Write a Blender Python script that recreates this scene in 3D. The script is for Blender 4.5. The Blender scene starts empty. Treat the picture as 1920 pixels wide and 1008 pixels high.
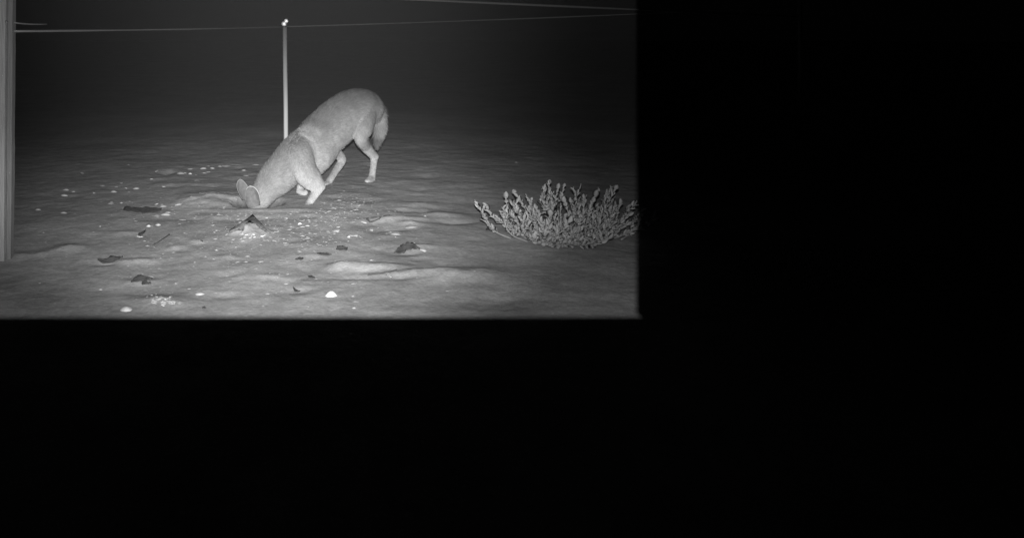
import bpy, math, random
import numpy as np
from mathutils import Vector, Matrix

random.seed(11)
rng = np.random.default_rng(11)
S = bpy.context.scene
COL = S.collection
R = math.radians

# ------------------------------------------------------------------ camera
CAM_H, PITCH, F = 0.864, R(8.95), 1448.0          # F: focal length in pixels of the 1920 px frame
cd = bpy.data.cameras.new('camera')
cam = bpy.data.objects.new('camera', cd); COL.objects.link(cam)
cam.location = (0, 0, CAM_H)
cam.rotation_euler = (R(90) - PITCH, 0, 0)
cd.sensor_width = 36
cd.lens = F / 1920 * 36
cd.shift_x = (960 - 600) / 1920
cd.shift_y = -(504 - 298) / 1920
cd.clip_start, cd.clip_end = 0.01, 400
S.camera = cam

# ------------------------------------------------------------------ night sky
w = bpy.data.worlds.new('World'); S.world = w
w.use_nodes = True
bg = w.node_tree.nodes['Background']
bg.inputs[0].default_value = (1, 1, 1, 1)
bg.inputs[1].default_value = 0.0004

# ------------------------------------------------------------------ infrared lamp beside the lens (its beams)
cp, sp = math.cos(PITCH), math.sin(PITCH)
def camvec(r, u, f):                              # camera axes -> world vector
    return Vector((r, u * sp + f * cp, u * cp - f * sp))
LAMP_UP = 0.062
LAMP = Vector((0, 0, CAM_H)) + camvec(0, LAMP_UP, 0)
def beam(px, py, half, power, sx=1.0, sy=1.0):
    l = bpy.data.lights.new('infrared_beam', 'SPOT')
    l.energy = power; l.spot_size = 2 * R(half); l.spot_blend = 1.0
    l.shadow_soft_size = 0.0006; l.color = (1, 1, 1)
    o = bpy.data.objects.new('infrared_beam', l); COL.objects.link(o)
    d = camvec((px - 600) / F, -(py - 298) / F, 1)
    o.rotation_euler = d.to_track_quat('-Z', 'Y').to_euler()
    o.location = LAMP
    o.scale = (sx, sy, 1)
    return o
beam(580, 338, 7, 510, 2.2, 1)
beam(545, 390, 13, 800, 1.8, 1)
beam(550, 340, 26, 180, 1.9, 1)

# ------------------------------------------------------------------ exposure
S.view_settings.view_transform = 'Standard'
S.view_settings.look = 'None'
S.view_settings.exposure = 0
S.view_settings.gamma = 1
S.view_settings.use_curve_mapping = False
S.cycles.use_denoising = True
S.cycles.volume_bounces = 0
S.cycles.max_bounces = 5

# ================================================================== helpers
def tag(o, label=None, cat=None, group=None, kind=None):
    if label: o['label'] = label
    if cat: o['category'] = cat
    if group: o['group'] = group
    if kind: o['kind'] = kind
    return o
def link(name, me, mat=None, parent=None, smooth=True):
    o = bpy.data.objects.new(name, me); COL.objects.link(o)
    if mat and not me.materials: me.materials.append(mat)
    if smooth:
        me.polygons.foreach_set('use_smooth', [True] * len(me.polygons))
    if parent: o.parent = parent
    return o
def mesh(name, v, f):
    me = bpy.data.meshes.new(name)
    me.from_pydata([tuple(map(float, p)) for p in v], [], [tuple(map(int, q)) for q in f]); me.update()
    return me
def empty(name, loc):
    o = bpy.data.objects.new(name, None); COL.objects.link(o); o.location = loc; o.empty_display_size = .05
    return o

def ray(px, py):
    d = camvec((px - 600) / F, -(py - 298) / F, 1)
    return d / d.y
def at(px, py, Y):
    d = ray(px, py); return Vector((d.x * Y, Y, CAM_H + d.z * Y))
def flat(px, py):
    d = ray(px, py); Y = -CAM_H / d.z
    return np.array((d.x * Y, Y))

# value noise
def vnoise(x, y, seed):
    xi = np.floor(x).astype(np.int64); yi = np.floor(y).astype(np.int64)
    xf = x - xi; yf = y - yi
    def hsh(a, b):
        n = (a * 374761393 + b * 668265263 + seed * 974711) & 0xffffffff
        n = ((n ^ (n >> 13)) * 1274126177) & 0xffffffff
        return ((n ^ (n >> 16)) & 0xffff) / 65535.0
    u = xf * xf * (3 - 2 * xf); v = yf * yf * (3 - 2 * yf)
    return ((hsh(xi, yi) * (1 - u) + hsh(xi + 1, yi) * u) * (1 - v) +
            (hsh(xi, yi + 1) * (1 - u) + hsh(xi + 1, yi + 1) * u) * v) - .5

BUMPS = []   # cx, cy, sx, sy, angle, amp, power
def bump(px, py, sx, sy, amp, ang=0, pw=2.0):
    c = flat(px, py); BUMPS.append((c[0], c[1], sx, sy, R(ang), amp, pw))
# spoil thrown out behind the hole, the hole itself, its near rim
bump(400, 374, .16, .17, .065)
bump(360, 384, .10, .12, .02)
bump(483, 383, .105, .10, -.20, 0, 4)
bump(500, 398, .30, .035, .012)
# small cone in front of the hole
bump(468, 436, .075, .085, .105, 0, 1.5)
bump(467, 414, .11, .05, -.018)
# scuffed ridges and footprints to the right
bump(745, 414, .13, .035, .040, 12)
bump(700, 424, .10, .05, -.018)
bump(735, 432, .10, .05, -.028)
bump(770, 421, .05, .025, .03)
bump(738, 436, .04, .022, .022)
bump(825, 404, .10, .05, .030, 10)
bump(850, 416, .10, .035, -.028, 8)
bump(790, 384, .14, .06, .02)
bump(690, 497, .15, .045, .045, -3, 3)
bump(640, 494, .05, .03, .02)
bump(780, 508, .16, .03, .022, 6)
bump(690, 516, .16, .02, -.012)
bump(762, 472, .07, .035, -.030)
bump(790, 462, .05, .02, .02)
bump(860, 512, .16, .07, .045)
bump(930, 560, .2, .08, -.03)
bump(600, 500, .2, .12, -.012)
# left side
bump(250, 486, .07, .03, .032, 8)
bump(205, 489, .05, .025, -.022)
bump(130, 462, .06, .05, .022)
bump(85, 470, .04, .05, .012)
bump(37, 475, .05, .05, .02)
bump(240, 436, .07, .03, .018)
bump(266, 524, .06, .03, .02)
bump(300, 560, .09, .05, .035, 0, 2)
bump(305, 403, .10, .05, .012)
bump(560, 540, .05, .03, -.018)
for px, py in ((640, 372), (668, 395), (720, 362), (690, 378), (745, 345), (800, 330), (655, 355), (330, 350), (290, 338)):
    bump(px, py, .05, .06, -.012); bump(px + 14, py - 7, .05, .04, .008)

_r = random.Random(77)
for _ in range(46):                               # trampling: shallow prints all round the digging
    px, py = _r.gauss(*_r.choice(((640, 130), (420, 150)))), _r.choice((_r.uniform(300, 400), _r.uniform(395, 560)))
    if 440 < px < 540 and 370 < py < 450: continue
    bump(px, py, _r.uniform(.025, .05), _r.uniform(.03, .05), -_r.uniform(.008, .017))
    bump(px + _r.uniform(-14, 14), py - 5, _r.uniform(.02, .045), .025, _r.uniform(.004, .012))

def hgt(x, y):
    x = np.asarray(x, float); y = np.asarray(y, float)
    near = np.exp(-((x / 6) ** 2 + ((y - 4) / 6) ** 2))
    z = .25 * vnoise(x / 9, y / 9, 1) * (1 - near) + .03 * vnoise(x / 1.3 + 5, y / 1.3, 2)
    z = z + near * (.009 * vnoise(x / .4, y / .4, 3) + .005 * vnoise(x / .13, y / .13, 4) + .003 * vnoise(x / .06, y / .06, 5) + .0016 * vnoise(x / .03, y / .03, 6))
    lumpy = 1 + .35 * vnoise(x / .06, y / .05, 12) + .22 * vnoise(x / .025, y / .025, 13)
    cc = flat(468, 434); cone = np.exp(-(((x - cc[0]) / .09) ** 2 + ((y - cc[1]) / .10) ** 2))
    z = z + cone * (.018 * vnoise(x / .035, y / .035, 8) + .014 * vnoise(x / .016, y / .016, 9))
    for cx, cy, sx, sy, a, amp, pw in BUMPS:
        dx, dy = x - cx, y - cy
        u = (dx * math.cos(a) + dy * math.sin(a)) / sx
        v = (-dx * math.sin(a) + dy * math.cos(a)) / sy
        z = z + (amp if amp < -.1 else amp * .42 * lumpy) * np.exp(-(u * u + v * v) ** (pw / 2))
    return z
def ground(px, py):                               # where the sight line meets the sand
    d = ray(px, py); Y = -CAM_H / d.z
    for _ in range(5):
        z = float(hgt(d.x * Y, Y)); Y2 = (z - CAM_H) / d.z; Y += .6 * (Y2 - Y)
    return Vector((d.x * Y, Y, float(hgt(d.x * Y, Y))))
def gnormal(p):
    e = .02
    return Vector((float(hgt(p.x - e, p.y) - hgt(p.x + e, p.y)), float(hgt(p.x, p.y - e) - hgt(p.x, p.y + e)), 2 * e)).normalized()

# ------------------------------------------------------------------ materials
def nt(name):
    m = bpy.data.materials.new(name); m.use_nodes = True
    n = m.node_tree; return m, n, n.nodes['Principled BSDF']
def grey(v): return (v, v, v, 1)
def simple(name, lo, hi, scale=20, rough=.8, bumpd=.0, stretch=(1, 1, 1), detail=6, spec=.3, metal=0):
    m, n, b = nt(name)
    tc = n.nodes.new('ShaderNodeTexCoord'); mp = n.nodes.new('ShaderNodeMapping'); mp.inputs['Scale'].default_value = stretch
    no = n.nodes.new('ShaderNodeTexNoise'); no.inputs['Scale'].default_value = scale; no.inputs['Detail'].default_value = detail
    cr = n.nodes.new('ShaderNodeValToRGB')
    cr.color_ramp.elements[0].position = .3; cr.color_ramp.elements[0].color = grey(lo)
    cr.color_ramp.elements[1].position = .7; cr.color_ramp.elements[1].color = grey(hi)
    n.links.new(tc.outputs['Object'], mp.inputs[0]); n.links.new(mp.outputs[0], no.inputs[0])
    n.links.new(no.outputs[0], cr.inputs[0]); n.links.new(cr.outputs[0], b.inputs['Base Color'])
    b.inputs['Roughness'].default_value = rough; b.inputs['Specular IOR Level'].default_value = spec
    b.inputs['Metallic'].default_value = metal
    if bumpd:
        bp = n.nodes.new('ShaderNodeBump'); bp.inputs['Distance'].default_value = bumpd; bp.inputs['Strength'].default_value = .8
        n.links.new(no.outputs[0], bp.inputs['Height']); n.links.new(bp.outputs[0], b.inputs['Normal'])
    return m
M_shell = simple('white_shell', .44, .66, 60, .6, .001)
M_shell_dull = simple('dull_shell', .30, .46, 60, .7, .001)
M_pebble = simple('pebble', .24, .40, 40, .8, .001)
M_leaf_dark = simple('dead_leaf', .035, .10, 40, .8, .001)
M_bark = simple('bark', .02, .06, 60, .9, .002, (1, 5, 1))
M_wood = simple('weathered_wood', .30, .42, 34, .85, .002, (6, 6, .3), 9)
M_stake = simple('pale_wood', .56, .68, 30, .75, .0006, (6, 6, .2), 6)
M_string = simple('twine', .20, .32, 200, .8)
M_plant = simple('fleshy_leaf', .28, .37, 25, .6, .0005)
M_stem = simple('plant_stem', .22, .30, 40, .8)
M_metal = simple('bright_metal', .8, .9, 20, .22, 0, metal=1)
M_black = simple('black_plastic', .015, .025, 40, .6)

def sand_material():
    m, n, b = nt('sand')
    L = n.links.new
    tc = n.nodes.new('ShaderNodeTexCoord')
    def noise(s, d=6, r=.6):
        x = n.nodes.new('ShaderNodeTexNoise'); x.inputs['Scale'].default_value = s; x.inputs['Detail'].default_value = d
        x.inputs['Roughness'].default_value = r; L(tc.outputs['Object'], x.inputs[0]); return x.outputs[0]
    def mr(v, a, b_, c, d):
        x = n.nodes.new('ShaderNodeMapRange'); L(v, x.inputs[0])
        for i, k in enumerate((a, b_, c, d)): x.inputs[i + 1].default_value = k
        return x.outputs[0]
    def math_(op, a, b_):
        x = n.nodes.new('ShaderNodeMath'); x.operation = op
        for i, k in enumerate((a, b_)):
            if isinstance(k, (int, float)): x.inputs[i].default_value = k
            else: L(k, x.inputs[i])
        return x.outputs[0]
    broad = mr(noise(1.3, 6), .32, .68, .29, .43)
    mid = math_('MULTIPLY', mr(noise(5, 5, .6), .3, .7, .86, 1.14), mr(noise(24, 6, .75), .3, .7, .84, 1.16))
    fine = mr(noise(70, 5, .8), .25, .75, .74, 1.26)
    v = n.nodes.new('ShaderNodeTexVoronoi'); v.inputs['Scale'].default_value = 70; L(tc.outputs['Object'], v.inputs['Vector'])
    sep = n.nodes.new('ShaderNodeSeparateColor'); L(v.outputs['Color'], sep.inputs[0])
    pick = math_('GREATER_THAN', sep.outputs[0], .90)
    size = math_('LESS_THAN', v.outputs['Distance'], mr(sep.outputs[1], 0, 1, .12, .36))
    zone = mr(noise(3.1, 3), .42, .6, 0, 1)
    fleck = math_('MULTIPLY', math_('MULTIPLY', pick, size), math_('MULTIPLY', zone, mr(sep.outputs[2], 0, 1, -.10, .22)))
    col = math_('ADD', math_('MULTIPLY', math_('MULTIPLY', broad, mid), fine), fleck)
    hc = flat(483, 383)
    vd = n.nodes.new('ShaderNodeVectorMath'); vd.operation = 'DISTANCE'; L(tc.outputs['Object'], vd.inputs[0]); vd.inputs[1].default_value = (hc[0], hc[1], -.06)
    hole_shade = mr(math_('ADD', vd.outputs['Value'], math_('MULTIPLY', noise(14, 4), .06)), .14, .20, .14, 1)  # shade in the hole and beside the neck, painted into the sand colour
    col = math_('MULTIPLY', col, hole_shade)
    cmb = n.nodes.new('ShaderNodeCombineColor')
    for i in range(3): L(col, cmb.inputs[i])
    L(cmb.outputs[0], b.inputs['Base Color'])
    b.inputs['Roughness'].default_value = .95; b.inputs['Specular IOR Level'].default_value = .15
    bp = n.nodes.new('ShaderNodeBump'); bp.inputs['Distance'].default_value = .005; bp.inputs['Strength'].default_value = .42
    L(math_('ADD', noise(110, 4, .7), math_('MULTIPLY', noise(28, 5), 1.6)), bp.inputs['Height']); L(bp.outputs[0], b.inputs['Normal'])
    return m
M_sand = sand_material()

# ================================================================== the sand
def axis(lo, hi, step, far_lo, far_hi, grow=1.16):
    a = list(np.arange(lo, hi, step)); s = step
    x = a[-1]
    while x < far_hi: s *= grow; x += s; a.append(x)
    s = step; x = a[0]; pre = []
    while x > far_lo: s *= grow; x -= s; pre.append(x)
    return np.array(pre[::-1] + a)
gx = axis(-2.1, 2.0, .0125, -130, 130)
gy = axis(2.0, 6.6, .0125, -12, 170)
X, Y = np.meshgrid(gx, gy)
Z = hgt(X, Y)
nx, ny = len(gx), len(gy)
me = bpy.data.meshes.new('sand')
co = np.stack([X, Y, Z], -1).reshape(-1, 3)
i = (np.arange(ny - 1)[:, None] * nx + np.arange(nx - 1)[None, :]).reshape(-1)
quads = np.stack([i, i + 1, i + nx + 1, i + nx], -1)
me.vertices.add(len(co)); me.vertices.foreach_set('co', co.ravel())
me.loops.add(quads.size); me.loops.foreach_set('vertex_index', quads.ravel())
me.polygons.add(len(quads)); me.polygons.foreach_set('loop_start', np.arange(len(quads)) * 4)
me.update(calc_edges=True); me.validate()
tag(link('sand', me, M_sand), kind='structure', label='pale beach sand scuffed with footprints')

# ================================================================== tubes
def catmull(pts, n):
    P = np.array(pts, float); P = np.vstack([2 * P[0] - P[1], P, 2 * P[-1] - P[-2]])
    out = []
    for k in range(1, len(P) - 2):
        a, b, c, d = P[k - 1], P[k], P[k + 1], P[k + 2]
        for t in np.linspace(0, 1, n, endpoint=False):
            out.append(.5 * (2 * b + (c - a) * t + (2 * a - 5 * b + 4 * c - d) * t * t + (3 * b - a - 3 * c + d) * t ** 3))
    out.append(P[-2]); return np.array(out)
def tube(path, rad, sides=10, lat=None, radl=None, wob=0):
    """closed round or oval tube; lat = sideways axis for radl"""
    path = np.array(path, float); n = len(path)
    rad = np.broadcast_to(np.array(rad, float), (n,)); radl = rad if radl is None else np.array(radl, float)
    T = np.gradient(path, axis=0); T /= np.linalg.norm(T, axis=1)[:, None] + 1e-9
    ref = np.array(lat if lat is not None else (0, 0, 1.) if abs(T[n // 2][2]) < .8 else (1., 0, 0), float)
    V = []; Fc = []
    for k in range(n):
        l = ref - T[k] * ref.dot(T[k]); l /= np.linalg.norm(l) + 1e-9
        d = np.cross(T[k], l)
        for j in range(sides):
            a = 2 * math.pi * j / sides
            rr = 1 + wob * (random.random() - .5)
            V.append(path[k] + (l * math.cos(a) * radl[k] + d * math.sin(a) * rad[k]) * rr)
    for k in range(n - 1):
        for j in range(sides):
            a, b = k * sides + j, k * sides + (j + 1) % sides
            Fc.append((a, b, b + sides, a + sides))
    V.append(path[0] - T[0] * rad[0] * .6); V.append(path[-1] + T[-1] * rad[-1] * .6)
    A, B = n * sides, n * sides + 1
    for j in range(sides):
        Fc.append((A, (j + 1) % sides, j)); o = (n - 1) * sides; Fc.append((B, o + j, o + (j + 1) % sides))
    return V, Fc
def join(parts):
    V = []; Fc = []
    for v, f in parts:
        o = len(V); V += list(v); Fc += [tuple(i + o for i in q) for q in f]
    return V, Fc

# ================================================================== post, stakes, strings
def local(o, p): return p - o.location
# squared post at the left edge, leaning a little
pb = ground(6, 486); pt = at(12, -70, pb.y + .02)
post = empty('wooden_post', pb)
tag(post, 'thick squared wooden post standing at the left edge of the sand', 'post')
def post_piece(off_x, wid, dep, off_y):
    V = []; Fc = []
    rows = 26; ch = .004
    prof = [(-wid / 2 + ch, -dep / 2), (wid / 2 - ch, -dep / 2), (wid / 2, -dep / 2 + ch), (wid / 2, dep / 2 - ch),
            (wid / 2 - ch, dep / 2), (-wid / 2 + ch, dep / 2), (-wid / 2, dep / 2 - ch), (-wid / 2, -dep / 2 + ch)]
    for k in range(rows + 1):
        t = k / rows; c = (pt - pb) * t; c.z -= .08 * (1 - t)
        for x, y in prof:
            j = .0012 * (random.random() - .5)
            V.append((c.x + off_x + x + j, c.y + off_y + y + j, c.z))
    for k in range(rows):
        for j in range(8):
            a, b = k * 8 + j, k * 8 + (j + 1) % 8
            Fc.append((a, b, b + 8, a + 8))
    Fc.append(tuple(range(7, -1, -1))); Fc.append(tuple(rows * 8 + j for j in range(8)))
    return V, Fc
M_wood2 = simple('weathered_wood_dull', .17, .25, 30, .9, .001, (6, 6, .25), 8)
link('board', mesh('board', *post_piece(-.008, .028, .05, 0)), M_wood, post, False)
link('board', mesh('board', *post_piece(.0165, .020, .04, .012)), M_wood2, post, False)['label'] = 'duller narrow board of the post'
kn = at(12, 41, pb.y - .028)
nail_v, nail_f = tube([kn - pb + Vector((0, .01, 0)), kn - pb - Vector((0, .003, 0))], [.004, .004], 8)
link('nail', mesh('nail', nail_v, nail_f), M_metal, post)

# round stake behind the coyote
sb = ground(536, 286); st = at(534, 49, sb.y)
stake = empty('round_stake', sb)
tag(stake, 'slender round stake with shining reflectors on top behind the coyote', 'stake')
path = catmull([Vector((0, 0, -.12)), (st - sb) * .33 + Vector((.002, 0, 0)), (st - sb) * .66, st - sb], 6)
link('pole', mesh('pole', *tube(path, [.0175 - .0015 * k / (len(path) - 1) for k in range(len(path))], 16)), M_stake, stake)
def ball(c, r, seg=12, squash=1):
    V = []; Fc = []
    rows = seg // 2
    for a in range(1, rows):
        th = math.pi * a / rows
        for b in range(seg):
            ph = 2 * math.pi * b / seg
            V.append((c[0] + r * math.sin(th) * math.cos(ph), c[1] + r * math.sin(th) * math.sin(ph), c[2] + r * squash * math.cos(th)))
    V.append((c[0], c[1], c[2] + r * squash)); V.append((c[0], c[1], c[2] - r * squash))
    T, B = len(V) - 2, len(V) - 1
    for a in range(rows - 2):
        for b in range(seg):
            p, q = a * seg + b, a * seg + (b + 1) % seg
            Fc.append((p, p + seg, q + seg, q))
    for b in range(seg):
        Fc.append((T, b, (b + 1) % seg)); o = (rows - 2) * seg; Fc.append((B, o + (b + 1) % seg, o + b))
    return V, Fc
capb = st - sb
M_refl = simple('reflective_cap', .85, .95, 40, .5, spec=.8)
link('cap', mesh('cap', *tube([capb + Vector((0, 0, -.004)), capb + Vector((0, 0, .014)), capb + Vector((.001, 0, .022))], [.016, .018, .012], 14)), M_refl, stake)
def disc(c, r_, n_=14):
    c = Vector(c); V = [tuple(c + Vector((0, -.002, 0)))]; Fc = []
    for q, (rr_, dy) in enumerate(((.5, -.0017), (1, -.0006), (1, .006))):
        V += [tuple(c + Vector((r_ * rr_ * math.cos(2 * math.pi * k / n_), dy, r_ * rr_ * math.sin(2 * math.pi * k / n_)))) for k in range(n_)]
    for k in range(n_): Fc.append((0, 1 + k, 1 + (k + 1) % n_))
    for q in (0, 1):
        for k in range(n_): a, b = 1 + q * n_ + k, 1 + q * n_ + (k + 1) % n_; Fc.append((a, a + n_, b + n_, b))
    return V, Fc
M_disc = simple('reflector', .85, .95, 20, .36, 0, metal=1)
link('reflector', mesh('reflector', *disc(capb + Vector((.010, -.020, .036)), .0155)), M_disc, stake, False)
link('reflector', mesh('reflector', *disc(capb + Vector((-.007, -.024, .016)), .0165)), M_disc, stake, False)
link('knob', mesh('knob', *ball(capb + Vector((.004, .006, .048)), .007, 10)), M_black, stake)

# unlit corner stake far right where both strings end
rb = ground(1500, 262)
rstake = empty('corner_stake', rb)
tag(rstake, 'unlit corner stake in the darkness right of the shrub', 'stake')
rt = at(1500, 3, rb.y)
link('pole', mesh('pole', *tube([Vector((0, 0, -.1)), (rt - rb) * .5, rt - rb], .017, 12)), M_wood2, rstake)

def sagline(a, b, sag, n=24):
    return [a.lerp(b, t) - Vector((0, 0, sag * 4 * t * (1 - t))) for t in np.linspace(0, 1, n)]
def string(name_label, segs, r):
    V, Fc = join([tube([p - segs[0][0] for p in s], [r * (1 + .18 * math.sin(7 * k)) for k in range(len(s))], 6) for s in segs])
    o = link('string', mesh('string', V, Fc), M_string); o.location = segs[0][0]
    return tag(o, name_label, 'string')
A0 = at(27, 59, pb.y); A1 = at(535, 50.5, sb.y - .02)
string('thin far string running from the left post past the stake top into the dark', [sagline(A0, A1, .004), sagline(A1, at(1498, 12, rb.y), .012)], .0042)
string('thicker near string crossing the top right corner of the view', [sagline(at(22, -34, pb.y), at(1498, 32, rb.y), .0)], .0058)
string('short loose string end hanging at the left post', [sagline(at(27, 43, pb.y - .01), at(88, 45.5, pb.y + .25), .003, 8)], .0028)

# ================================================================== the coyote
def P(px, py, Y): return np.array(at(px, py, Y))
HD = np.array((-.655, -.756, 0)); LEFT = np.array((.756, -.655, 0))
limbs = []   # label, path points, dorsal r, lateral r
def limb(lab, rows, off=0.0):
    pts = [P(r[0], r[1], r[2]) + LEFT * off for r in rows]
    s = [r[2] / F for r in rows]
    rd = [r[3] * k for r, k in zip(rows, s)]; rl = [(r[4] if len(r) > 4 else r[3]) * k for r, k in zip(rows, s)]
    limbs.append((lab, pts, rd, rl))
limb('torso', [(699, 217, 4.74, 17, 20), (687, 206, 4.69, 34, 32), (664, 209, 4.60, 41, 36), (640, 223, 4.52, 44, 37),
               (613, 246, 4.42, 44, 39), (587, 271, 4.30, 43, 39), (560, 293, 4.18, 41, 36), (535, 316, 4.08, 37, 31),
               (512, 340, 3.98, 33, 27), (495, 362, 3.92, 26, 23), (484, 382, 3.88, 19, 19), (476, 404, 3.87, 11, 11), (471, 424, 3.86, 6, 6)])
limb('chest', [(604, 275, 4.34, 34, 30), (588, 297, 4.22, 30, 30), (572, 318, 4.15, 22, 24)])
limb('thigh', [(688, 200, 4.63, 25, 20), (683, 234, 4.515, 23, 16), (677, 256, 4.475, 17, 12), (686, 275, 4.57, 11, 9)])
limb('shank', [(684, 273, 4.56, 12, 10), (693, 284, 4.61, 9.8, 8.5), (700.5, 293, 4.645, 8.8, 8), (701, 303, 4.64, 7.2, 7), (699, 320, 4.62, 6.6, 6.4), (697, 331, 4.61, 7, 7)])
limb('hock', [(703, 291, 4.645, 6), (706, 293.5, 4.65, 5.2), (704, 298, 4.645, 5)])
limb('paw', [(698, 334.5, 4.615, 6.4, 7.5), (695, 336.5, 4.58, 6, 7.6), (690, 338.5, 4.53, 4.4, 6.4), (687, 339.5, 4.51, 3.2, 5)])
limb('thigh', [(662, 225, 4.78, 26, 18), (640, 255, 4.70, 20, 15), (625, 278, 4.60, 13, 10), (634, 290, 4.63, 9, 7)])
limb('shank', [(630, 286, 4.62, 11, 9), (640, 295, 4.66, 9, 8), (641, 302, 4.66, 8.6, 8), (633, 315, 4.62, 7.4, 7), (621, 333, 4.56, 6.8, 6.6), (616, 341, 4.54, 7, 7)])
limb('paw', [(616, 342, 4.54, 5, 6), (611, 345, 4.50, 4.8, 6), (607, 346, 4.47, 3.6, 5)])
limb('upper_arm', [(572, 262, 4.26, 22, 20), (563, 296, 4.105, 34, 25), (571, 320, 4.03, 31, 21), (585, 337, 4.00, 22.5, 16), (601, 346, 4.00, 12, 9.5)])
limb('foreleg', [(606, 346.5, 4.005, 8.5, 8), (597, 354, 3.99, 10.5, 9), (589, 366, 3.965, 8.6, 8), (582, 377, 3.94, 7.4, 7), (578, 384, 3.93, 7.2, 7)])
limb('paw', [(579, 384, 3.93, 6.5, 7.5), (574, 388.5, 3.89, 5.6, 7.5), (570, 391, 3.86, 4.2, 6)])
limb('foreleg', [(577, 318, 4.25, 16, 14), (572, 335, 4.22, 11, 10), (565, 347, 4.19, 8.5, 8), (562, 355, 4.18, 7, 7)])
limb('paw', [(559, 356, 4.18, 6.5, 7), (566, 360, 4.16, 6.5, 7), (575, 361, 4.14, 5.4, 6.5)])
limb('fold', [(558, 242, 4.25, 3), (570, 245, 4.235, 4), (583, 249, 4.22, 4), (594, 253, 4.205, 2)])
limb('fold', [(566, 256, 4.185, 3), (577, 257, 4.165, 4.5), (589, 262, 4.165, 3)])
limb('tail', [(700, 194, 4.76, 8), (711, 205, 4.78, 10), (714, 222, 4.78, 11.0), (713, 242, 4.77, 11), (709, 258, 4.75, 8.5), (705, 274, 4.74, 3.2)])
parts = []; samp = []; slab = []
for lab, pts, rd, rl in limbs:
    c = catmull([list(p) + [a, b] for p, a, b in zip(pts, rd, rl)], 7)
    lat = LEFT
    parts.append(tube(c[:, :3], np.maximum(c[:, 3], .003), 20, lat, np.maximum(c[:, 4], .003)))
    for q in c: samp.append(list(q[:3]) + [max(q[3], q[4])]); slab.append(lab)
V, Fc = join(parts)
root = P(640, 352, 4.3); root = Vector((root[0], root[1], float(hgt(root[0], root[1]))))
tmp = link('tmp', mesh('tmp', V, Fc))
md = tmp.modifiers.new('r', 'REMESH'); md.mode = 'VOXEL'; md.voxel_size = .0055
md = tmp.modifiers.new('s', 'SMOOTH'); md.factor = .6; md.iterations = 14
dg = bpy.context.evaluated_depsgraph_get()
bm_ = bpy.data.meshes.new_from_object(tmp.evaluated_get(dg))
bpy.data.objects.remove(tmp)
nv = len(bm_.vertices)
co = np.empty(nv * 3); bm_.vertices.foreach_get('co', co); co = co.reshape(-1, 3)
no = np.empty(nv * 3); bm_.vertices.foreach_get('normal', no); no = no.reshape(-1, 3)
samp = np.array(samp); labs = np.array(slab)
near = np.empty(nv, int)
for a in range(0, nv, 4000):
    d = np.linalg.norm(co[a:a + 4000, None, :] - samp[None, :, :3], axis=2) - .8 * samp[None, :, 3]
    near[a:a + 4000] = d.argmin(1)
lab = labs[near]
# along-the-back coordinate and dorsal-ness
tc_ = [np.array(p) for p in limbs[0][1]]
tl = catmull([list(p) for p in tc_], 10)
ti = np.empty(nv, int)
for a in range(0, nv, 4000):
    ti[a:a + 4000] = np.linalg.norm(co[a:a + 4000, None, :] - tl[None], axis=2).argmin(1)
tt = ti / (len(tl) - 1)                                # 0 rump .. 1 snout
T = np.gradient(tl, axis=0); T /= np.linalg.norm(T, axis=1)[:, None]
dorsal_axis = np.cross(T, LEFT); dorsal_axis *= np.sign(dorsal_axis[:, 2:3] + 1e-9)
rel = co - tl[ti]
dors = (rel * dorsal_axis[ti]).sum(1)
dn = np.clip(dors / .13, -1, 1)
# coat markings (pigment): darker saddle and hips, paler shoulder, belly and legs
n1 = vnoise(co[:, 0] / .05 + co[:, 2] / .03, co[:, 1] / .05, 21) + .6 * vnoise(co[:, 0] / .018, co[:, 2] / .012 + co[:, 1] / .02, 22)
coat = np.full(nv, .205)
coat -= .075 * np.clip((dn - .1) / .7, 0, 1)
coat += .03 * np.clip((-dn - .2) / .6, 0, 1)
coat -= .02 * np.exp(-((tt - .12) / .08) ** 2)
coat += .055 * np.exp(-((tt - .50) / .06) ** 2) * np.clip(dn, 0, 1) * (n1 > -.15)   # pale cape band behind the shoulder
coat -= .03 * np.exp(-((tt - .42) / .04) ** 2) * np.clip(dn, 0, 1)
for name, val, k in (('thigh', .215, .6), ('shank', .31, .9), ('hock', .31, .9), ('paw', .36, 1), ('upper_arm', .29, .6), ('foreleg', .34, 1), ('tail', .16, .85), ('fold', .225, .7)):
    s_ = lab == name; coat[s_] = coat[s_] * (1 - k) + val * k
tail_low = (lab == 'tail') & (co[:, 2] < P(712, 250, 4.76)[2]); coat[tail_low] -= .09
coat *= 1 + .20 * n1 * np.where(np.isin(lab, ('torso', 'chest')), 1, .5)
# smooth the marks a little over the surface
edges = np.empty(len(bm_.edges) * 2, int); bm_.edges.foreach_get('vertices', edges); edges = edges.reshape(-1, 2)
deg = np.bincount(edges.ravel(), minlength=nv)
for _ in range(9):
    s_ = np.bincount(edges[:, 0], coat[edges[:, 1]], nv) + np.bincount(edges[:, 1], coat[edges[:, 0]], nv)
    coat = .5 * coat + .5 * s_ / np.maximum(deg, 1)
coat = np.clip(coat * 1.06, .04, .7)
flen = np.full(nv, .040)
for name, val in (('shank', .007), ('hock', .007), ('paw', .005), ('foreleg', .008), ('thigh', .016), ('upper_arm', .016), ('tail', .038), ('fold', .012)): flen[lab == name] = val
flen[(lab == 'torso') & (tt > .72)] = .020
flen[(lab == 'torso') & (tt > .84)] = .010
for _ in range(10):
    s_ = np.bincount(edges[:, 0], flen[edges[:, 1]], nv) + np.bincount(edges[:, 1], flen[edges[:, 0]], nv)
    flen = .5 * flen + .5 * s_ / np.maximum(deg, 1)
co0 = co - np.array(root)
bm_.vertices.foreach_set('co', (co0 - no * flen[:, None] * .22).ravel())
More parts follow.
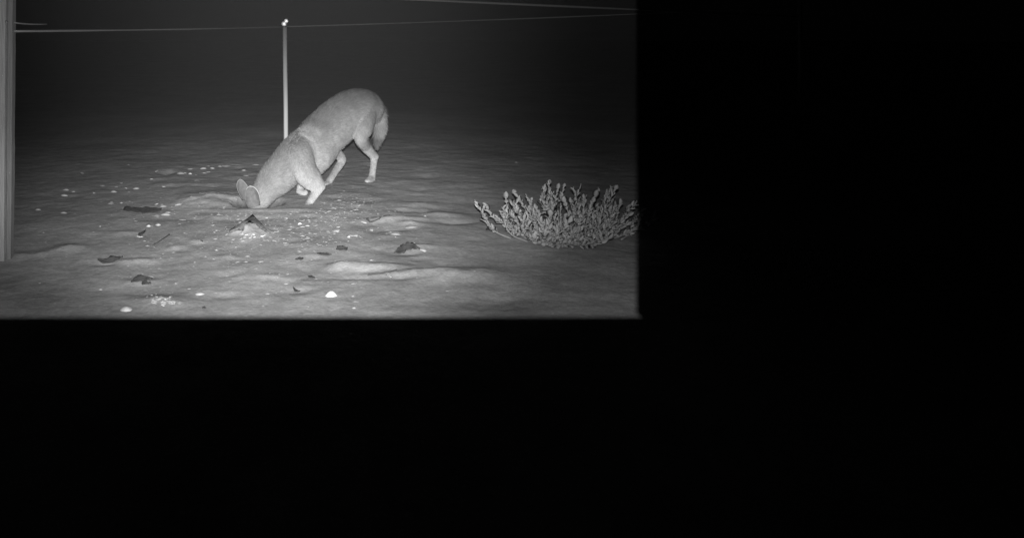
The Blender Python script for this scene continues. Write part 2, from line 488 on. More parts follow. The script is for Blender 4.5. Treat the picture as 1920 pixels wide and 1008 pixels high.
def put_attr(me_, vals):
    at_ = me_.attributes.new('coat', 'FLOAT', 'POINT'); at_.data.foreach_set('value', vals)
put_attr(bm_, coat)
def coat_mat(name, gain, rough):
    m, n, b = nt(name)
    a = n.nodes.new('ShaderNodeAttribute'); a.attribute_name = 'coat'
    tcn = n.nodes.new('ShaderNodeTexCoord'); nz = n.nodes.new('ShaderNodeTexNoise'); nz.inputs['Scale'].default_value = 90
    mr = n.nodes.new('ShaderNodeMapRange'); mr.inputs[3].default_value = .85 * gain; mr.inputs[4].default_value = 1.15 * gain
    mu = n.nodes.new('ShaderNodeMath'); mu.operation = 'MULTIPLY'; cb = n.nodes.new('ShaderNodeCombineColor')
    n.links.new(tcn.outputs['Object'], nz.inputs[0]); n.links.new(nz.outputs[0], mr.inputs[0])
    n.links.new(a.outputs['Fac'], mu.inputs[0]); n.links.new(mr.outputs[0], mu.inputs[1])
    for k in range(3): n.links.new(mu.outputs[0], cb.inputs[k])
    n.links.new(cb.outputs[0], b.inputs['Base Color']); b.inputs['Roughness'].default_value = rough
    b.inputs['Specular IOR Level'].default_value = .15
    return m
M_skin = coat_mat('coat_under', .95, .9)
M_fur = coat_mat('coat_fur', 1.1, .8)
bm_.name = 'coyote'
coyote = link('coyote', bm_, M_skin); coyote.location = root
tag(coyote, 'pale coyote bending down to dig with its head in a hole', 'coyote')

# fur: short blades lying backward along the coat, joined
NF = 140000
npoly = len(bm_.polygons)
bm_.calc_loop_triangles()
tri = np.empty(len(bm_.loop_triangles) * 3, int); bm_.loop_triangles.foreach_get('vertices', tri); tri = tri.reshape(-1, 3)
a_, b_, c_ = co0[tri[:, 0]], co0[tri[:, 1]], co0[tri[:, 2]]
ar = np.linalg.norm(np.cross(b_ - a_, c_ - a_), axis=1)
# blades only where the coat is out of the ground
pick = rng.choice(len(tri), NF, p=ar / ar.sum())
u = rng.random(NF); v = rng.random(NF); fl = u + v > 1; u[fl] = 1 - u[fl]; v[fl] = 1 - v[fl]
wts = np.stack([1 - u - v, u, v], 1)
def interp(arr): return (arr[tri[pick]] * (wts[:, :, None] if arr.ndim == 2 else wts)).sum(1)
p_ = interp(co0 - no * flen[:, None] * .22); n_ = interp(no); n_ /= np.linalg.norm(n_, axis=1)[:, None]
clump = vnoise(p_[:, 0] / .016 + p_[:, 2] / .030, p_[:, 1] / .020 - p_[:, 2] / .022, 31) + .2 * vnoise(p_[:, 0] / .05, p_[:, 1] / .04 + p_[:, 2] / .05, 32)
Lf = interp(flen) * (.55 + .6 * rng.random(NF)) * (1 + .5 * clump); cf = interp(coat) * (.80 + .40 * rng.random(NF)) * (1 + .22 * clump)
isl = np.isin(lab, ('shank', 'hock', 'paw', 'foreleg', 'thigh', 'upper_arm', 'tail'))[tri[pick][:, 0]]
flow = -T[ti[tri[pick][:, 0]]] * 1.0 + np.array((0, 0, -.45))
flow[isl] = np.array((.15, .1, -1.0))
flow += rng.normal(0, .20, (NF, 3)) + .28 * np.stack([clump, -clump, .6 * clump], 1)
flow -= n_ * (flow * n_).sum(1)[:, None]
flow /= np.linalg.norm(flow, axis=1)[:, None] + 1e-9
side = np.cross(n_, flow)
wd = (.0011 + .0010 * rng.random(NF))[:, None]
lift = .30 + .12 * rng.random(NF)[:, None]
mid = p_ + flow * Lf[:, None] * .55 + n_ * Lf[:, None] * lift * .8
tip = p_ + flow * Lf[:, None] + n_ * Lf[:, None] * lift
vv = np.stack([p_ - side * wd, p_ + side * wd, mid + side * wd * .8, mid - side * wd * .8, tip], 1)
fv = vv.reshape(-1, 3)
base = np.arange(NF) * 5
fm = bpy.data.meshes.new('fur')
fm.vertices.add(len(fv)); fm.vertices.foreach_set('co', fv.ravel())
q4 = np.stack([base, base + 1, base + 2, base + 3], 1); q3 = np.stack([base + 3, base + 2, base + 4], 1)
lv = np.concatenate([q4.ravel(), q3.ravel()])
fm.loops.add(len(lv)); fm.loops.foreach_set('vertex_index', lv)
fm.polygons.add(2 * NF)
fm.polygons.foreach_set('loop_start', np.concatenate([np.arange(NF) * 4, NF * 4 + np.arange(NF) * 3]))
fm.update(calc_edges=True)
put_attr(fm, np.repeat(cf, 5))
tag(link('fur', fm, M_fur, coyote, True), kind='stuff')

# ears: cupped shells with thickness
def ear(base, tip, wide, face, width, cup):
    base, tip = np.array(base), np.array(tip); ax = tip - base; Hh = np.linalg.norm(ax); ax = ax / Hh
    wide = np.array(wide, float); wide -= ax * wide.dot(ax); wide /= np.linalg.norm(wide)
    nrm = np.cross(wide, ax); nrm = nrm if nrm.dot(face) > 0 else -nrm
    rows, cols = 16, 13; V = []; Fc = []
    for sidek in (0, 1):
        for a in range(rows + 1):
            t = a / rows
            hw = width * (.78 + .75 * t - .55 * t * t) * max(0, 1 - t ** 2.9) ** .54 + .0015
            for b in range(cols):
                s = b / (cols - 1) * 2 - 1
                ang = s * cup * (1.25 - .55 * t)
                x = hw * math.sin(ang) / math.sin(min(1.5, cup * (1.25 - .55 * t)))
                y = -hw * (math.cos(ang) - .2) * .75
                thick = .005 * (1 - .6 * t) * (1 - abs(s) ** 3 * .7)
                V.append(base + ax * Hh * t + wide * x + nrm * (y - (thick if sidek else 0)))
    N = (rows + 1) * cols
    for a in range(rows):
        for b in range(cols - 1):
            i = a * cols + b
            Fc.append((i, i + 1, i + cols + 1, i + cols)); Fc.append((N + i, N + i + cols, N + i + cols + 1, N + i + 1))
    rim = [a * cols for a in range(rows + 1)] + [rows * cols + b for b in range(1, cols)] + [a * cols + cols - 1 for a in range(rows - 1, -1, -1)]
    for k in range(len(rim) - 1): Fc.append((rim[k], rim[k + 1], N + rim[k + 1], N + rim[k]))
    rimp = [V[k] - np.array(root) for k in rim]
    return [np.array(v) - np.array(root) for v in V], Fc, rimp
def make_ear(near_, *args):
    v, f, rp = ear(*args)
    e = link('ear', mesh('ear', v, f), M_ear, coyote)
    e.data.materials.append(M_lining_shade)
    if near_:
        for pl in e.data.polygons:
            k = min(pl.vertices)
            if max(pl.vertices) < 17 * 13:
                a, b = divmod(k, 13)
                if (b in (1, 2, 3, 8, 9, 10) and 4 <= a) or a in (12, 13): pl.material_index = 1
    if near_: rp = rp[len(rp) // 2 - 8:-3] if rp[0][0] < rp[-1][0] else rp[3:len(rp) // 2 + 8]
    fr = tube(rp, [(.0034 if near_ else .0014) * (.45 + .55 * math.sin(math.pi * k / (len(rp) - 1))) for k in range(len(rp))], 6)
    link('ear_rim', mesh('ear_rim', *fr), M_rim, e)
M_ear = simple('ear_hide', .105, .15, 60, .9, .0005)
M_lining_shade = simple('ear_lining_shade', .09, .13, 60, .9)  # dark inner skin, with painted shade so the ear looks cupped
M_rim = simple('ear_fringe', .27, .34, 60, .9)
make_ear(True, P(477, 387, 3.775), P(468, 349, 3.80), (1, -.1, .05), (-.3, -1, .1), 14.2 * 3.8 / F, 1.35)
make_ear(False, P(462, 372, 3.93), P(450, 336, 3.98), (1, .5, -.05), (-.75, -1, .1), 11.5 * 3.95 / F, 1.3)
# pale fringe along the near ear's inner rim
# ================================================================== shrub
sbse = ground(1065, 446)
shrub = empty('beach_shrub', sbse)
tag(shrub, 'low leafy shrub with upright sprigs growing on the right of the sand', 'shrub')
def leaf_mesh(nm):
    V = []; Fc = []
    rows = 5
    for k in range(rows + 1):
        t = k / rows; hw = .36 * math.sin(math.pi * min(1, t * .86 + .12)) ** .8 + .01
        z = .16 * math.sin(t * 2.2)
        V += [(-hw, t, z + .08), (0, t, z - .03), (hw, t, z + .08), (0, t, z - .12)]
    for k in range(rows):
        i = k * 4
        for j in range(4): Fc.append((i + j, i + (j + 1) % 4, i + 4 + (j + 1) % 4, i + 4 + j))
    return mesh(nm, V, Fc)
LM = leaf_mesh('leaf')
LV = np.array([v.co for v in LM.vertices]); LFc = [tuple(p.vertices) for p in LM.polygons]
LM.materials.append(M_plant)
LM.polygons.foreach_set('use_smooth', [True] * len(LM.polygons))
stem_targets = []   # tips in pixels with depth
tips = [(897, 378, 3.25), (915, 385, 3.3), (952, 368, 3.42), (968, 362, 3.5), (985, 368, 3.35), (940, 390, 3.2), (962, 385, 3.15),
        (1000, 372, 3.3), (1018, 350, 3.45), (1032, 342, 3.55), (1046, 352, 3.4), (1062, 348, 3.5), (1075, 354, 3.35), (1090, 350, 3.45),
        (1035, 365, 3.25), (1055, 375, 3.15), (1005, 395, 3.1), (980, 405, 3.08), (1030, 400, 3.02), (1080, 380, 3.15), (1060, 405, 3.0),
        (1100, 368, 3.35), (1115, 360, 3.45), (1142, 347, 3.55), (1150, 356, 3.4), (1130, 372, 3.25), (1105, 392, 3.1), (1085, 415, 3.0),
        (1010, 425, 3.02), (1040, 436, 3.0), (1070, 438, 2.98), (1120, 405, 3.08), (1150, 390, 3.2), (1165, 378, 3.35), (1190, 384, 3.3),
        (1208, 392, 3.3), (1180, 400, 3.2), (1150, 415, 3.1), (1110, 432, 3.05), (1225, 405, 3.35), (1000, 440, 3.1), (1140, 438, 3.1),
        (945, 400, 3.28), (1020, 383, 3.6), (1070, 372, 3.65), (1120, 385, 3.6), (960, 402, 3.4), (1165, 405, 3.5), (1040, 378, 3.1), (1090, 396, 3.05)]
leaf_list = []
def sprig(pth, r0, t0, count, big=1.0):
    nn = len(pth)
    pv, pf = tube([p - np.array(sbse) for p in pth], [r0 * (1 - .7 * k / nn) for k in range(nn)], 6)
    link('stem', mesh('stem', pv, pf), M_stem, shrub)
    ph = random.random() * 6
    for k in range(count):
        t = min(1, t0 + (1 - t0) * (k / max(1, count - 1)) + random.uniform(-.03, .03))
        x = max(0, t * (nn - 1)); i0 = min(nn - 2, int(x)); p0 = pth[i0] + (pth[i0 + 1] - pth[i0]) * (x - i0)
        ax = Vector(pth[min(nn - 1, i0 + 1)] - pth[i0]).normalized()
        ang = ph + k * 2.4 + random.uniform(-.6, .6)
        s1 = ax.orthogonal().normalized(); s2 = ax.cross(s1)
        out = s1 * math.cos(ang) + s2 * math.sin(ang)
        dirv = (ax * (.35 + .55 * t + random.uniform(-.15, .25)) + out * (1.05 - .35 * t) + Vector((0, 0, .25))).normalized()
        if t > .985: dirv = (ax + out * .25).normalized()
        up = (out * -1 + ax + Vector((random.uniform(-.5, .5), random.uniform(-.5, .5), 0))).normalized()
        xax = dirv.cross(up).normalized(); zax = xax.cross(dirv)
        L_ = big * random.choice((random.uniform(.014, .022), random.uniform(.020, .033)))
        mat = Matrix((xax, dirv, zax)).transposed().to_4x4() @ Matrix.Diagonal((L_ * random.uniform(.9, 1.4), L_, L_, 1))
        pos = Vector(p0)
        if pos.z < float(hgt(pos.x, pos.y)) + .003: continue
        leaf_list.append((pos.y, Matrix.Translation(pos - sbse) @ mat, px))
for k in range(34):                                # more sprigs filling the cushion
    a, b, c = random.choice(tips)
    tips.append((.75 * a + .25 * 1065 + random.gauss(0, 22), .6 * b + .4 * 425 + random.gauss(0, 9), c - random.uniform(0, .12)))
for px, py, Yt in tips:
    tipp = at(px + random.uniform(-5, 5), py + random.uniform(-2, 5), Yt)
    tipp.z = max(tipp.z, float(hgt(tipp.x, tipp.y)) + .015)
    b0 = Vector((sbse.x + .5 * (tipp.x - sbse.x) + random.uniform(-.06, .06), sbse.y + .35 * (tipp.y - sbse.y) + random.uniform(-.08, .05), 0))
    b0.z = float(hgt(b0.x, b0.y)) + .003
    d = tipp - b0
    m1 = b0 + Vector((d.x * .45, d.y * .45, d.z * .22)) + Vector((random.uniform(-.025, .025), 0, 0)); m2 = b0 + Vector((d.x * .82, d.y * .82, d.z * .6)) + Vector((random.uniform(-.02, .02), random.uniform(-.015, .015), 0))
    pth = catmull([b0, m1, m2, tipp], 6)
    sprig(pth, .0044, .25, int(9 + d.length * 42), random.uniform(.85, 1.15))
    for _ in range(random.choice((0, 1, 1, 2))):
        k0 = random.randint(len(pth) // 3, len(pth) - 4)
        b1 = Vector(pth[k0]); dd = Vector((random.uniform(-.05, .05), random.uniform(-.05, .03), random.uniform(.02, .055)))
        sprig(catmull([b1, b1 + dd * .5 + Vector((dd.x * .15, 0, -.004)), b1 + dd], 4), .0028, .1, random.randint(5, 9), random.uniform(.7, 1.0))
leaf_list.sort(key=lambda q: q[0] + (.4 if q[2] > 1190 else 0))
for k, (yy, m4, px) in enumerate(leaf_list[:296]):
    o = bpy.data.objects.new('leaf', LM); COL.objects.link(o); o.parent = shrub; o.matrix_local = m4
FV = []; FF = []
for yy, m4, px in leaf_list[296:]:
    A = np.array(m4); o_ = len(FV)
    FV += list(LV @ A[:3, :3].T + A[:3, 3]); FF += [tuple(i + o_ for i in q) for q in LFc]
tag(link('foliage', mesh('foliage', FV, FF), M_plant, shrub), kind='stuff')

# ================================================================== things lying on the sand
def lay(o, px, py, yaw=0, sink=0, pitch=0, roll=0):
    p = ground(px, py); n = gnormal(p)
    q = Vector((0, 0, 1)).rotation_difference(n)
    o.rotation_mode = 'QUATERNION'
    from mathutils import Euler
    o.rotation_quaternion = q @ Euler((R(pitch), R(roll), R(yaw))).to_quaternion()
    o.location = p + n * (-sink); return p
def px_m(px, py): p = ground(px, py); return (p.y * cp + (CAM_H - p.z) * sp) / F
def shell_mesh(nm, lx, ly, lz, ribs=9, jag=0.0, seed=0):
    rr = random.Random(seed); V = []; Fc = []
    rows, cols = 6, 20
    jag = max(jag, .10) * 1.5; c1, c2, c3 = (rr.random() * 6.28 for _ in range(3))
    edge = [1 + jag * (.5 * math.sin(2 * math.pi * b / cols + c1) + .5 * math.sin(4 * math.pi * b / cols + c2) + .35 * math.sin(6 * math.pi * b / cols + c3) + .5 * (rr.random() - .5)) for b in range(cols)]
    for sidek in (0, 1):
        for a in range(rows + 1):
            t = a / rows
            for b in range(cols):
                an = 2 * math.pi * b / cols
                r = t * edge[b]
                z = lz * (1 - t ** 2) * (1 + .10 * math.cos(ribs * an) * t) - (.14 * lz if sidek else 0) * (1 - .3 * t)
                V.append((r * lx * math.cos(an) * (1 - .12 * math.sin(an)), r * ly * math.sin(an), z))
    N = (rows + 1) * cols
    for a in range(rows):
        for b in range(cols):
            i, j = a * cols + b, a * cols + (b + 1) % cols
            Fc.append((i, i + cols, j + cols, j)); Fc.append((N + i, N + j, N + j + cols, N + i + cols))
    for b in range(cols):
        i, j = rows * cols + b, rows * cols + (b + 1) % cols
        Fc.append((i, N + i, N + j, j))
    return mesh(nm, V, Fc)
def shell(px, py, wpx, hpx, label, mat=M_shell, jag=0.0, group=None, seed=0, yaw=None):
    s = px_m(px, py); wx = wpx * s / 2; hz = hpx * s * (.8 if wpx > 25 else .45)
    o = link('shell' if jag < .3 else 'shell_fragment', shell_mesh('shell', wx, wx * .72, hz, random.choice((7, 9, 11)), jag, seed), mat)
    lay(o, px, py + hpx / 2, random.uniform(-25, 25) if yaw is None else yaw, .15 * hz, random.uniform(-8, 8) * (1 if jag < .3 else 2.5), random.uniform(-8, 8) * (1 if jag < .3 else 2.5))
    return tag(o, label, 'shell', group)
G1 = 'shells lying on the sand'
shell(621, 547, 27, 13, 'bright white domed shell, the largest, at the bottom centre of the sand', group=G1)
shell(236, 576, 27, 9, 'flat white shell at the bottom left below the crumbled patch', group=G1, seed=1)
shell(376, 548, 19, 6, 'small flat white shell right of the crumbled shell patch', group=G1, seed=2)
shell(188, 540, 9, 5, 'dull little shell left of the crumbled shell patch', M_shell_dull, group=G1, seed=3)
shell(310, 398, 19, 8, 'pale oval shell touching the right end of the dark bark strip', M_shell_dull, .12, G1, 4)
shell(297, 418, 13, 7, 'white shell, right of the pair under the bark strip', group=G1, seed=5)
shell(279, 420, 10, 8, 'tilted white shell, left of the pair under the bark strip', group=G1, seed=6)
shell(335, 381, 15, 5, 'bright flat shell above and right of the bark strip', group=G1, seed=7)
shell(305, 384, 14, 5, 'dull flat shell just above the right end of the bark strip', M_shell_dull, .2, G1, 8)
shell(120, 363, 16, 6, 'bright shell lowest in the cluster at far left', group=G1, seed=9)
shell(125, 353, 12, 6, 'round shell topmost in the cluster at far left', M_shell_dull, .1, G1, 10)
shell(138, 357, 9, 5, 'small shell right of the cluster at far left', M_shell_dull, .1, G1, 11)
shell(119, 396, 15, 6, 'lone pale shell below the far left cluster', M_shell_dull, 0, G1, 12)
shell(71, 390, 12, 6, 'dull shell nearest to the left post', M_shell_dull, .1, G1, 13)
shell(213, 356, 14, 7, 'dull round shell in the dim sand above the bark strip', M_shell_dull, .1, G1, 14)
shell(256, 350, 14, 8, 'pale rounded shell up the sand left of the coyote', M_shell_dull, 0, G1, 15)
shell(208, 379, 14, 5, 'flat shell left of the bark strip', M_shell_dull, .1, G1, 16)
shell(228, 378, 7, 5, 'tiny shell beside the flat one left of the bark strip', M_shell_dull, .1, G1, 17)
shell(338, 321, 18, 8, 'big dull slanting shell far up the sand', M_pebble, .1, G1, 18)
shell(357, 323, 8, 6, 'small bright shell right of the big dull one up the sand', M_shell, .1, G1, 19)
shell(382, 313, 14, 6, 'bright white shell at the middle of the far shell scatter', M_shell, 0, G1, 20)
shell(398, 313, 12, 5, 'bright white shell right end of the far shell scatter', M_shell, .1, G1, 21)
shell(358, 315, 12, 4, 'flat pale shell left of the brightest far shell', M_shell_dull, .1, G1, 22)
shell(457, 317, 10, 5, 'pale shell behind the coyote neck', M_shell_dull, .1, G1, 23)
shell(462, 328, 14, 3, 'white sliver of shell just above the coyote ear', M_shell, .25, G1, 24)
shell(480, 307, 14, 3, 'thin white shell touching the coyote nape', M_shell, .2, G1, 25)
shell(412, 310, 9, 4, 'little pale shell left of the nape sliver', M_shell_dull, .1, G1, 26)
shell(426, 308, 24, 5, 'broad flat shell in the far scatter left of the coyote', M_shell_dull, .2, G1, 27)
shell(562, 416, 9, 8, 'upright bright shell chip below the digging paw', M_shell, .2, G1, 28)
shell(654, 441, 6, 7, 'tiny bright upright shell right of the sand cone', M_shell, .1, G1, 29)
shell(664, 574, 9, 6, 'small dull shell below right of the bright domed shell', M_shell_dull, .1, G1, 30)
shell(741, 435, 20, 8, 'pale flat lump of shell under the scuffed ridge', M_pebble, .1, G1, 31)
shell(771, 422, 24, 7, 'pale slab of shell at the foot of the scuffed ridge', M_pebble, .1, G1, 32)
shell(797, 403, 7, 5, 'small pale shell on the crest of the scuffed ridge', M_shell_dull, .1, G1, 33)
shell(968, 303, 7, 3, 'faint pale shell alone on the dark sand above the shrub', M_shell_dull, .1, G1, 34)
shell(795, 466, 16, 5, 'crumbly pale shell at the right end of the curled dark leaf', M_shell, .3, G1, 35)
shell(487, 488, 14, 4, 'flat white shell chip in the open sand below the cone', M_shell_dull, .2, G1, 36)
shell(188, 423, 4, 3, 'tiny bright shell speck on the left sand', M_shell, .1, G1, 37)
shell(283, 516, 14, 4, 'pale shell chip above the forked dark leaf', M_shell_dull, .2, G1, 38)
# crumbled patch: pieces close together on its bump
for k in range(44):
    px = 304 + random.gauss(0, 17); py = 561 + random.gauss(0, 5)
    shell(px, py, random.uniform(4, 13), random.uniform(2, 4), 'broken shell piece heaped in the crumbled patch at lower left', random.choice((M_shell_dull, M_shell_dull, M_pebble, M_shell)), .4, 'crumbled shell patch', 100 + k)
# fragments on the cone and round the hole
for k in range(24):
    px = 465 + random.gauss(0, 20); py = 441 + random.gauss(0, 5)
    shell(px, py, random.uniform(4, 10), random.uniform(2.5, 4), 'pale shell fragment on the flank of the dark tipped sand cone', random.choice((M_shell_dull, M_pebble, M_shell)), .4, 'fragments on the sand cone', 200 + k)
n = 0
while n < 80:
    zx, zy, sx, sy = random.choice(((570, 402, 70, 12), (620, 430, 60, 14), (520, 425, 80, 18), (380, 315, 45, 14), (660, 385, 30, 12), (430, 470, 120, 40), (340, 400, 60, 20), (620, 445, 50, 10), (240, 340, 60, 20)))
    px, py = random.gauss(zx, sx), random.gauss(zy, sy)
    if py < 272 or py > 590 or px < 40 or (440 < px < 620 and py < 394): continue
    f_ = random.uniform(.5, 1) ** 2
    shell(px, py, 4 + 8 * f_, 1.8 + 1.4 * f_, 'small pale shell fragment scattered on the sand', random.choice((M_shell, M_shell_dull, M_pebble, M_pebble)), .4, 'small shell fragments', 300 + n)
    n += 1
# grit too fine to count
gv = []; gf = []
n = 0
while n < 1200:
    zx, zy, sx, sy = random.choice(((560, 405, 90, 12), (600, 435, 90, 22), (500, 440, 110, 30), (460, 500, 190, 50), (650, 385, 40, 14), (380, 400, 120, 30)))
    px, py = random.gauss(zx, sx), random.gauss(zy, sy)
    if py < 285 or py > 592 or px < 30 or px > 1000 or (440 < px < 600 and py < 394): continue
    p = ground(px, py); r = random.uniform(.0010, .0026) * (1 + random.random() ** 5 * 2.4); a = random.random() * 6.28; o = len(gv)
    hz = r * random.uniform(.15, .5)
    for k in range(5):
        q = r * random.uniform(.6, 1.2)
        gv.append((p.x + 1.7 * q * math.cos(a + k * 1.2566), p.y + q * .8 * math.sin(a + k * 1.2566), p.z + .0006 + hz * random.uniform(-.2, .4)))
    gv.append((p.x, p.y, p.z + hz + .001))
    for k in range(5): gf.append((o + k, o + (k + 1) % 5, o + 5))
    n += 1
tag(link('shell_grit', mesh('shell_grit', gv, gf), M_shell_dull, None, False), 'fine shell grit strewn over the sand', 'grit', None, 'stuff')

# dark leaves, bark and twigs
def dark_leaf(px, py, wpx, hpx, label, cat='leaf', curl=.35, yaw=0, nm='dead_leaf', mat=M_leaf_dark, seed=0, tilt=0, aspect=.42, group='dead leaves on the sand', lift=.35):
    c0 = ground(px, py + hpx * .35); ca, sa = math.cos(R(yaw) * 2.2), math.sin(R(yaw) * 2.2)
    rr = random.Random(seed); s = px_m(px, py); L_ = wpx * s; tilt = tilt * .6
    Wd = min(L_ * .62, hpx * s * .85 / (math.sin(R(tilt)) + .23 * math.cos(R(tilt))))
    V = []; Fc = []; rows, cols = 14, 7; bend_ = Wd * rr.uniform(.1, .45) * rr.choice((1, 1, -1))
    for sidek in (0, 1):
        for a in range(rows + 1):
            t = a / rows; hw = Wd * .5 * math.sin(math.pi * min(.985, max(.02, t))) ** (.75 if nm == 'dead_leaf' else .3) * (1 + .75 * (rr.random() - .5) + .25 * math.sin(11 * t + seed))
            for b in range(cols):
                q = b / (cols - 1) * 2 - 1
                x = (t - .5) * L_; y = q * hw * (1 + .3 * math.sin(5 * t + 2.1 * seed) * q) + .12 * Wd * math.sin(t * 4 + seed) + bend_ * (4 * (t - .5) ** 2 - .5)
                xr, yr = x * ca - y * sa, x * sa + y * ca
                z = (.014 if nm == 'bark_strip' else .004) + max(0, y + .5 * Wd) * math.tan(R(tilt)) + hpx * s * .4 * (lift * math.sin(t * 3.14) + curl * q * q) + .002 * rr.random()
                V.append((xr, yr, float(hgt(c0.x + xr, c0.y + yr)) - c0.z + z - (.0022 if sidek else 0)))
    N = (rows + 1) * cols
    for a in range(rows):
        for b in range(cols - 1):
            i = a * cols + b
            Fc.append((i, i + 1, i + cols + 1, i + cols)); Fc.append((N + i, N + i + cols, N + i + cols + 1, N + i + 1))
    rim = [a * cols for a in range(rows + 1)] + [rows * cols + b for b in range(1, cols)] + [a * cols + cols - 1 for a in range(rows - 1, -1, -1)] + list(range(cols - 2, 0, -1)) + [0]
    for k in range(len(rim) - 1): Fc.append((rim[k], rim[k + 1], N + rim[k + 1], N + rim[k]))
    o = link(nm, mesh(nm, V, Fc), mat); o.location = c0
    return tag(o, label, cat, group)
dark_leaf(267, 397, 72, 10, 'long dark flat strip of bark lying left of the coyote', 'bark', .1, -2, 'bark_strip', M_bark, 1, 35, .30, None, .1)
dark_leaf(207, 488, 46, 9, 'dark curved leaf lying by a low sand ridge at left', 'leaf', .3, 6, seed=2, tilt=30)
dark_leaf(266, 524, 40, 9, 'forked dark leaf above the crumbled shell patch', 'leaf', .2, 10, seed=3, tilt=35)
dark_leaf(274, 531, 22, 5, 'short dark leaf tucked under the forked one', 'leaf', .2, -14, seed=4, tilt=25)
dark_leaf(762, 470, 52, 11, 'wide dark curled leaf in a hollow right of centre', 'leaf', .2, 5, seed=5, tilt=34)
dark_leaf(642, 468, 24, 8, 'small ragged dark leaf above the pale sand lump', 'leaf', .3, 12, seed=6, tilt=40)
dark_leaf(608, 477, 28, 4, 'thin dark leaf left of the ragged one', 'leaf', .1, 0, seed=7, tilt=15, aspect=.25)
dark_leaf(562, 486, 17, 4, 'thin short dark leaf sliver in the middle sand', 'leaf', .1, 14, seed=8, tilt=15, aspect=.3)
dark_leaf(583, 520, 16, 6, 'slanting dark leaf sliver above the white domed shell', 'leaf', .1, 32, seed=9, tilt=25, aspect=.4)
dark_leaf(553, 545, 15, 11, 'stubby dark leaf poking up left of the white domed shell', 'leaf', .3, 40, seed=10, tilt=55, aspect=.7)
dark_leaf(730, 516, 15, 6, 'faint dark leaf sliver on the sand lump at right', 'leaf', .1, 40, mat=M_pebble, seed=11, tilt=20, aspect=.35)
dark_leaf(264, 440, 19, 12, 'rounded dark leaf left of the sand cone', 'leaf', .3, -30, seed=12, tilt=40, aspect=.75)
dark_leaf(920, 431, 22, 4, 'thin dark leaf on the sand in front of the shrub', 'leaf', .1, 10, seed=13, tilt=18, aspect=.3)
dark_leaf(383, 578, 8, 3, 'tiny dark leaf scrap at the bottom of the sand', 'leaf', .1, 0, seed=14, tilt=15)
dark_leaf(378, 453, 6, 6, 'tiny dark upright leaf scrap left of the sand cone', 'leaf', .2, 60, seed=15, tilt=60, aspect=.7)
# dark tip crowning the sand cone: a folded leaf like a little tent
up_ = [(430, 437), (441, 430), (453, 422), (464, 413), (474, 407), (482, 415), (491, 425), (499, 434), (506, 441)]
lo_ = [(431, 439), (444, 434), (456, 428), (466, 424), (474, 422), (482, 425), (490, 432), (498, 438), (506, 443)]
V = []; cpk = ground(470, 425)
for lift_ in (.012, .006):
    for q in (0, .33, .67, 1):
        for (a, b), (c, d) in zip(up_, lo_):
            g_ = ground(a + (c - a) * q + random.uniform(-1, 1), b + (d - b) * q + random.uniform(-.6, .6)); V.append(g_ - cpk + Vector((0, 0, lift_ + .003 * random.random())))
Fc = []
for q in range(3):
    for k in range(8):
        i_ = q * 9 + k; Fc.append((i_, i_ + 9, i_ + 10, i_ + 1)); Fc.append((i_ + 36, i_ + 37, i_ + 46, i_ + 45))
rim_ = list(range(9)) + [17, 26] + list(range(35, 26, -1)) + [18, 9, 0]
for k in range(len(rim_) - 1): Fc.append((rim_[k], rim_[k + 1], rim_[k + 1] + 36, rim_[k] + 36))
o = link('dead_leaf', mesh('dead_leaf', V, Fc), simple('folded_leaf', .08, .20, 60, .9, .002)); o.location = cpk
tag(o, 'dark folded leaf crowning the small sand cone before the hole', 'leaf', 'dead leaves on the sand')
def twig(pts, r, label):
    P3 = [ground(*p) + Vector((0, 0, r * .8 + (p[2] if len(p) > 2 else 0))) for p in [q[:2] for q in pts]]
    c = catmull(P3, 5) ; o0 = Vector(c[0])
    v, f = tube([p - c[0] for p in c], [r * (1 - .5 * k / len(c)) for k in range(len(c))], 7, wob=.25)
    o = link('twig', mesh('twig', v, f), M_leaf_dark); o.location = o0
    return tag(o, label, 'twig', 'twigs on the sand')
twig([(688, 412), (694, 417), (702, 415), (712, 411)], .005, 'short hooked dark twig at the left end of the scuffed ridge')
twig([(712, 410), (722, 406), (731, 404)], .0035, 'thin dark twig trailing up from the hooked twig')
twig([(690, 516), (720, 512), (745, 506)], .0028, 'long thin twig lying along the pale sand lump')
twig([(318, 440), (300, 452), (286, 460)], .0025, 'faint thin twig left of the sand cone')

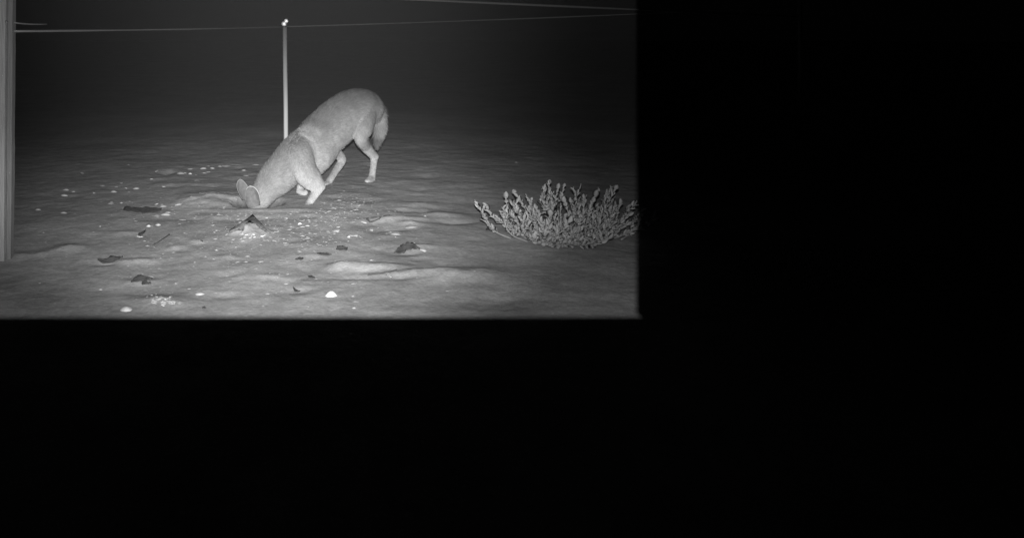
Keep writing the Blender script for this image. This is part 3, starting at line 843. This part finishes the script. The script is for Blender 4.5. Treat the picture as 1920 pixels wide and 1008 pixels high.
# ================================================================== unseen hood added to cut the lamp's beam below and at the sides
def rot(p): return camvec(*p)
hood_root = empty('added_lamp_hood', LAMP)
tag(hood_root, 'unseen black hood added above the camera to cut the infrared beam', 'lamp hood')
HL = .125
edge_y = 594
gp = flat(600, edge_y); dloc = Vector((0, gp[1], 0)) - LAMP          # sight line of the lip, aimed at the sand
dr = (dloc.dot(camvec(0, 1, 0)) / dloc.dot(camvec(0, 0, 1)))
lip = HL * dr
sr = HL * (1193 - 600) / F
sl = -HL * (600 - (-6)) / F
def slab(pts8): 
    return mesh('x', [rot(p) for p in pts8], [(0, 1, 2, 3), (7, 6, 5, 4), (0, 4, 5, 1), (1, 5, 6, 2), (2, 6, 7, 3), (3, 7, 4, 0)])
T_ = .002
def boxm(x0, x1, u0, u1, f0, f1):
    return slab([(x0, u0, f0), (x1, u0, f0), (x1, u1, f0), (x0, u1, f0), (x0, u0, f1), (x1, u0, f1), (x1, u1, f1), (x0, u1, f1)])
link('lower_shield', boxm(sl - .3, sr + .3, lip - T_, lip, -.02, HL), M_black, hood_root, False)
link('side_shield', boxm(sr, sr + T_, lip + .0005, .25, -.02, HL), M_black, hood_root, False)
link('side_shield', boxm(sl - T_, sl, lip + .0005, .25, -.02, HL), M_black, hood_root, False)
link('back_plate', boxm(sl - .01, sr + .01, lip + .0005, .25, -.03, -.022), M_black, hood_root, False)
rootz = LAMP.z
link('stake', mesh('stake', *tube([(0, -.10, .1), (0, -.10, -.5), (0, -.10, -rootz - .05)], .02, 12)), M_stake, hood_root)
link('bracket', boxm(-.015, .015, -.02, .02, -.09, -.031), M_black, hood_root, False)

# ================================================================== damp night air that catches the beam
hm = bpy.data.materials.new('haze'); hm.use_nodes = True
hn = hm.node_tree; hn.nodes.clear()
out = hn.nodes.new('ShaderNodeOutputMaterial'); pv = hn.nodes.new('ShaderNodeVolumePrincipled')
pv.inputs['Color'].default_value = (1, 1, 1, 1); pv.inputs['Density'].default_value = .00075; pv.inputs['Anisotropy'].default_value = 0
hn.links.new(pv.outputs[0], out.inputs['Volume'])
x0, x1, y0, y1, z0, z1 = -140, 140, -14, 185, -1.4, 2.2
hv = [(x0, y0, z0), (x1, y0, z0), (x1, y1, z0), (x0, y1, z0), (x0, y0, z1), (x1, y0, z1), (x1, y1, z1), (x0, y1, z1)]
tag(link('haze', mesh('haze', hv, [(3, 2, 1, 0), (4, 5, 6, 7), (0, 1, 5, 4), (1, 2, 6, 5), (2, 3, 7, 6), (3, 0, 4, 7)]), hm, None, False), kind='stuff')
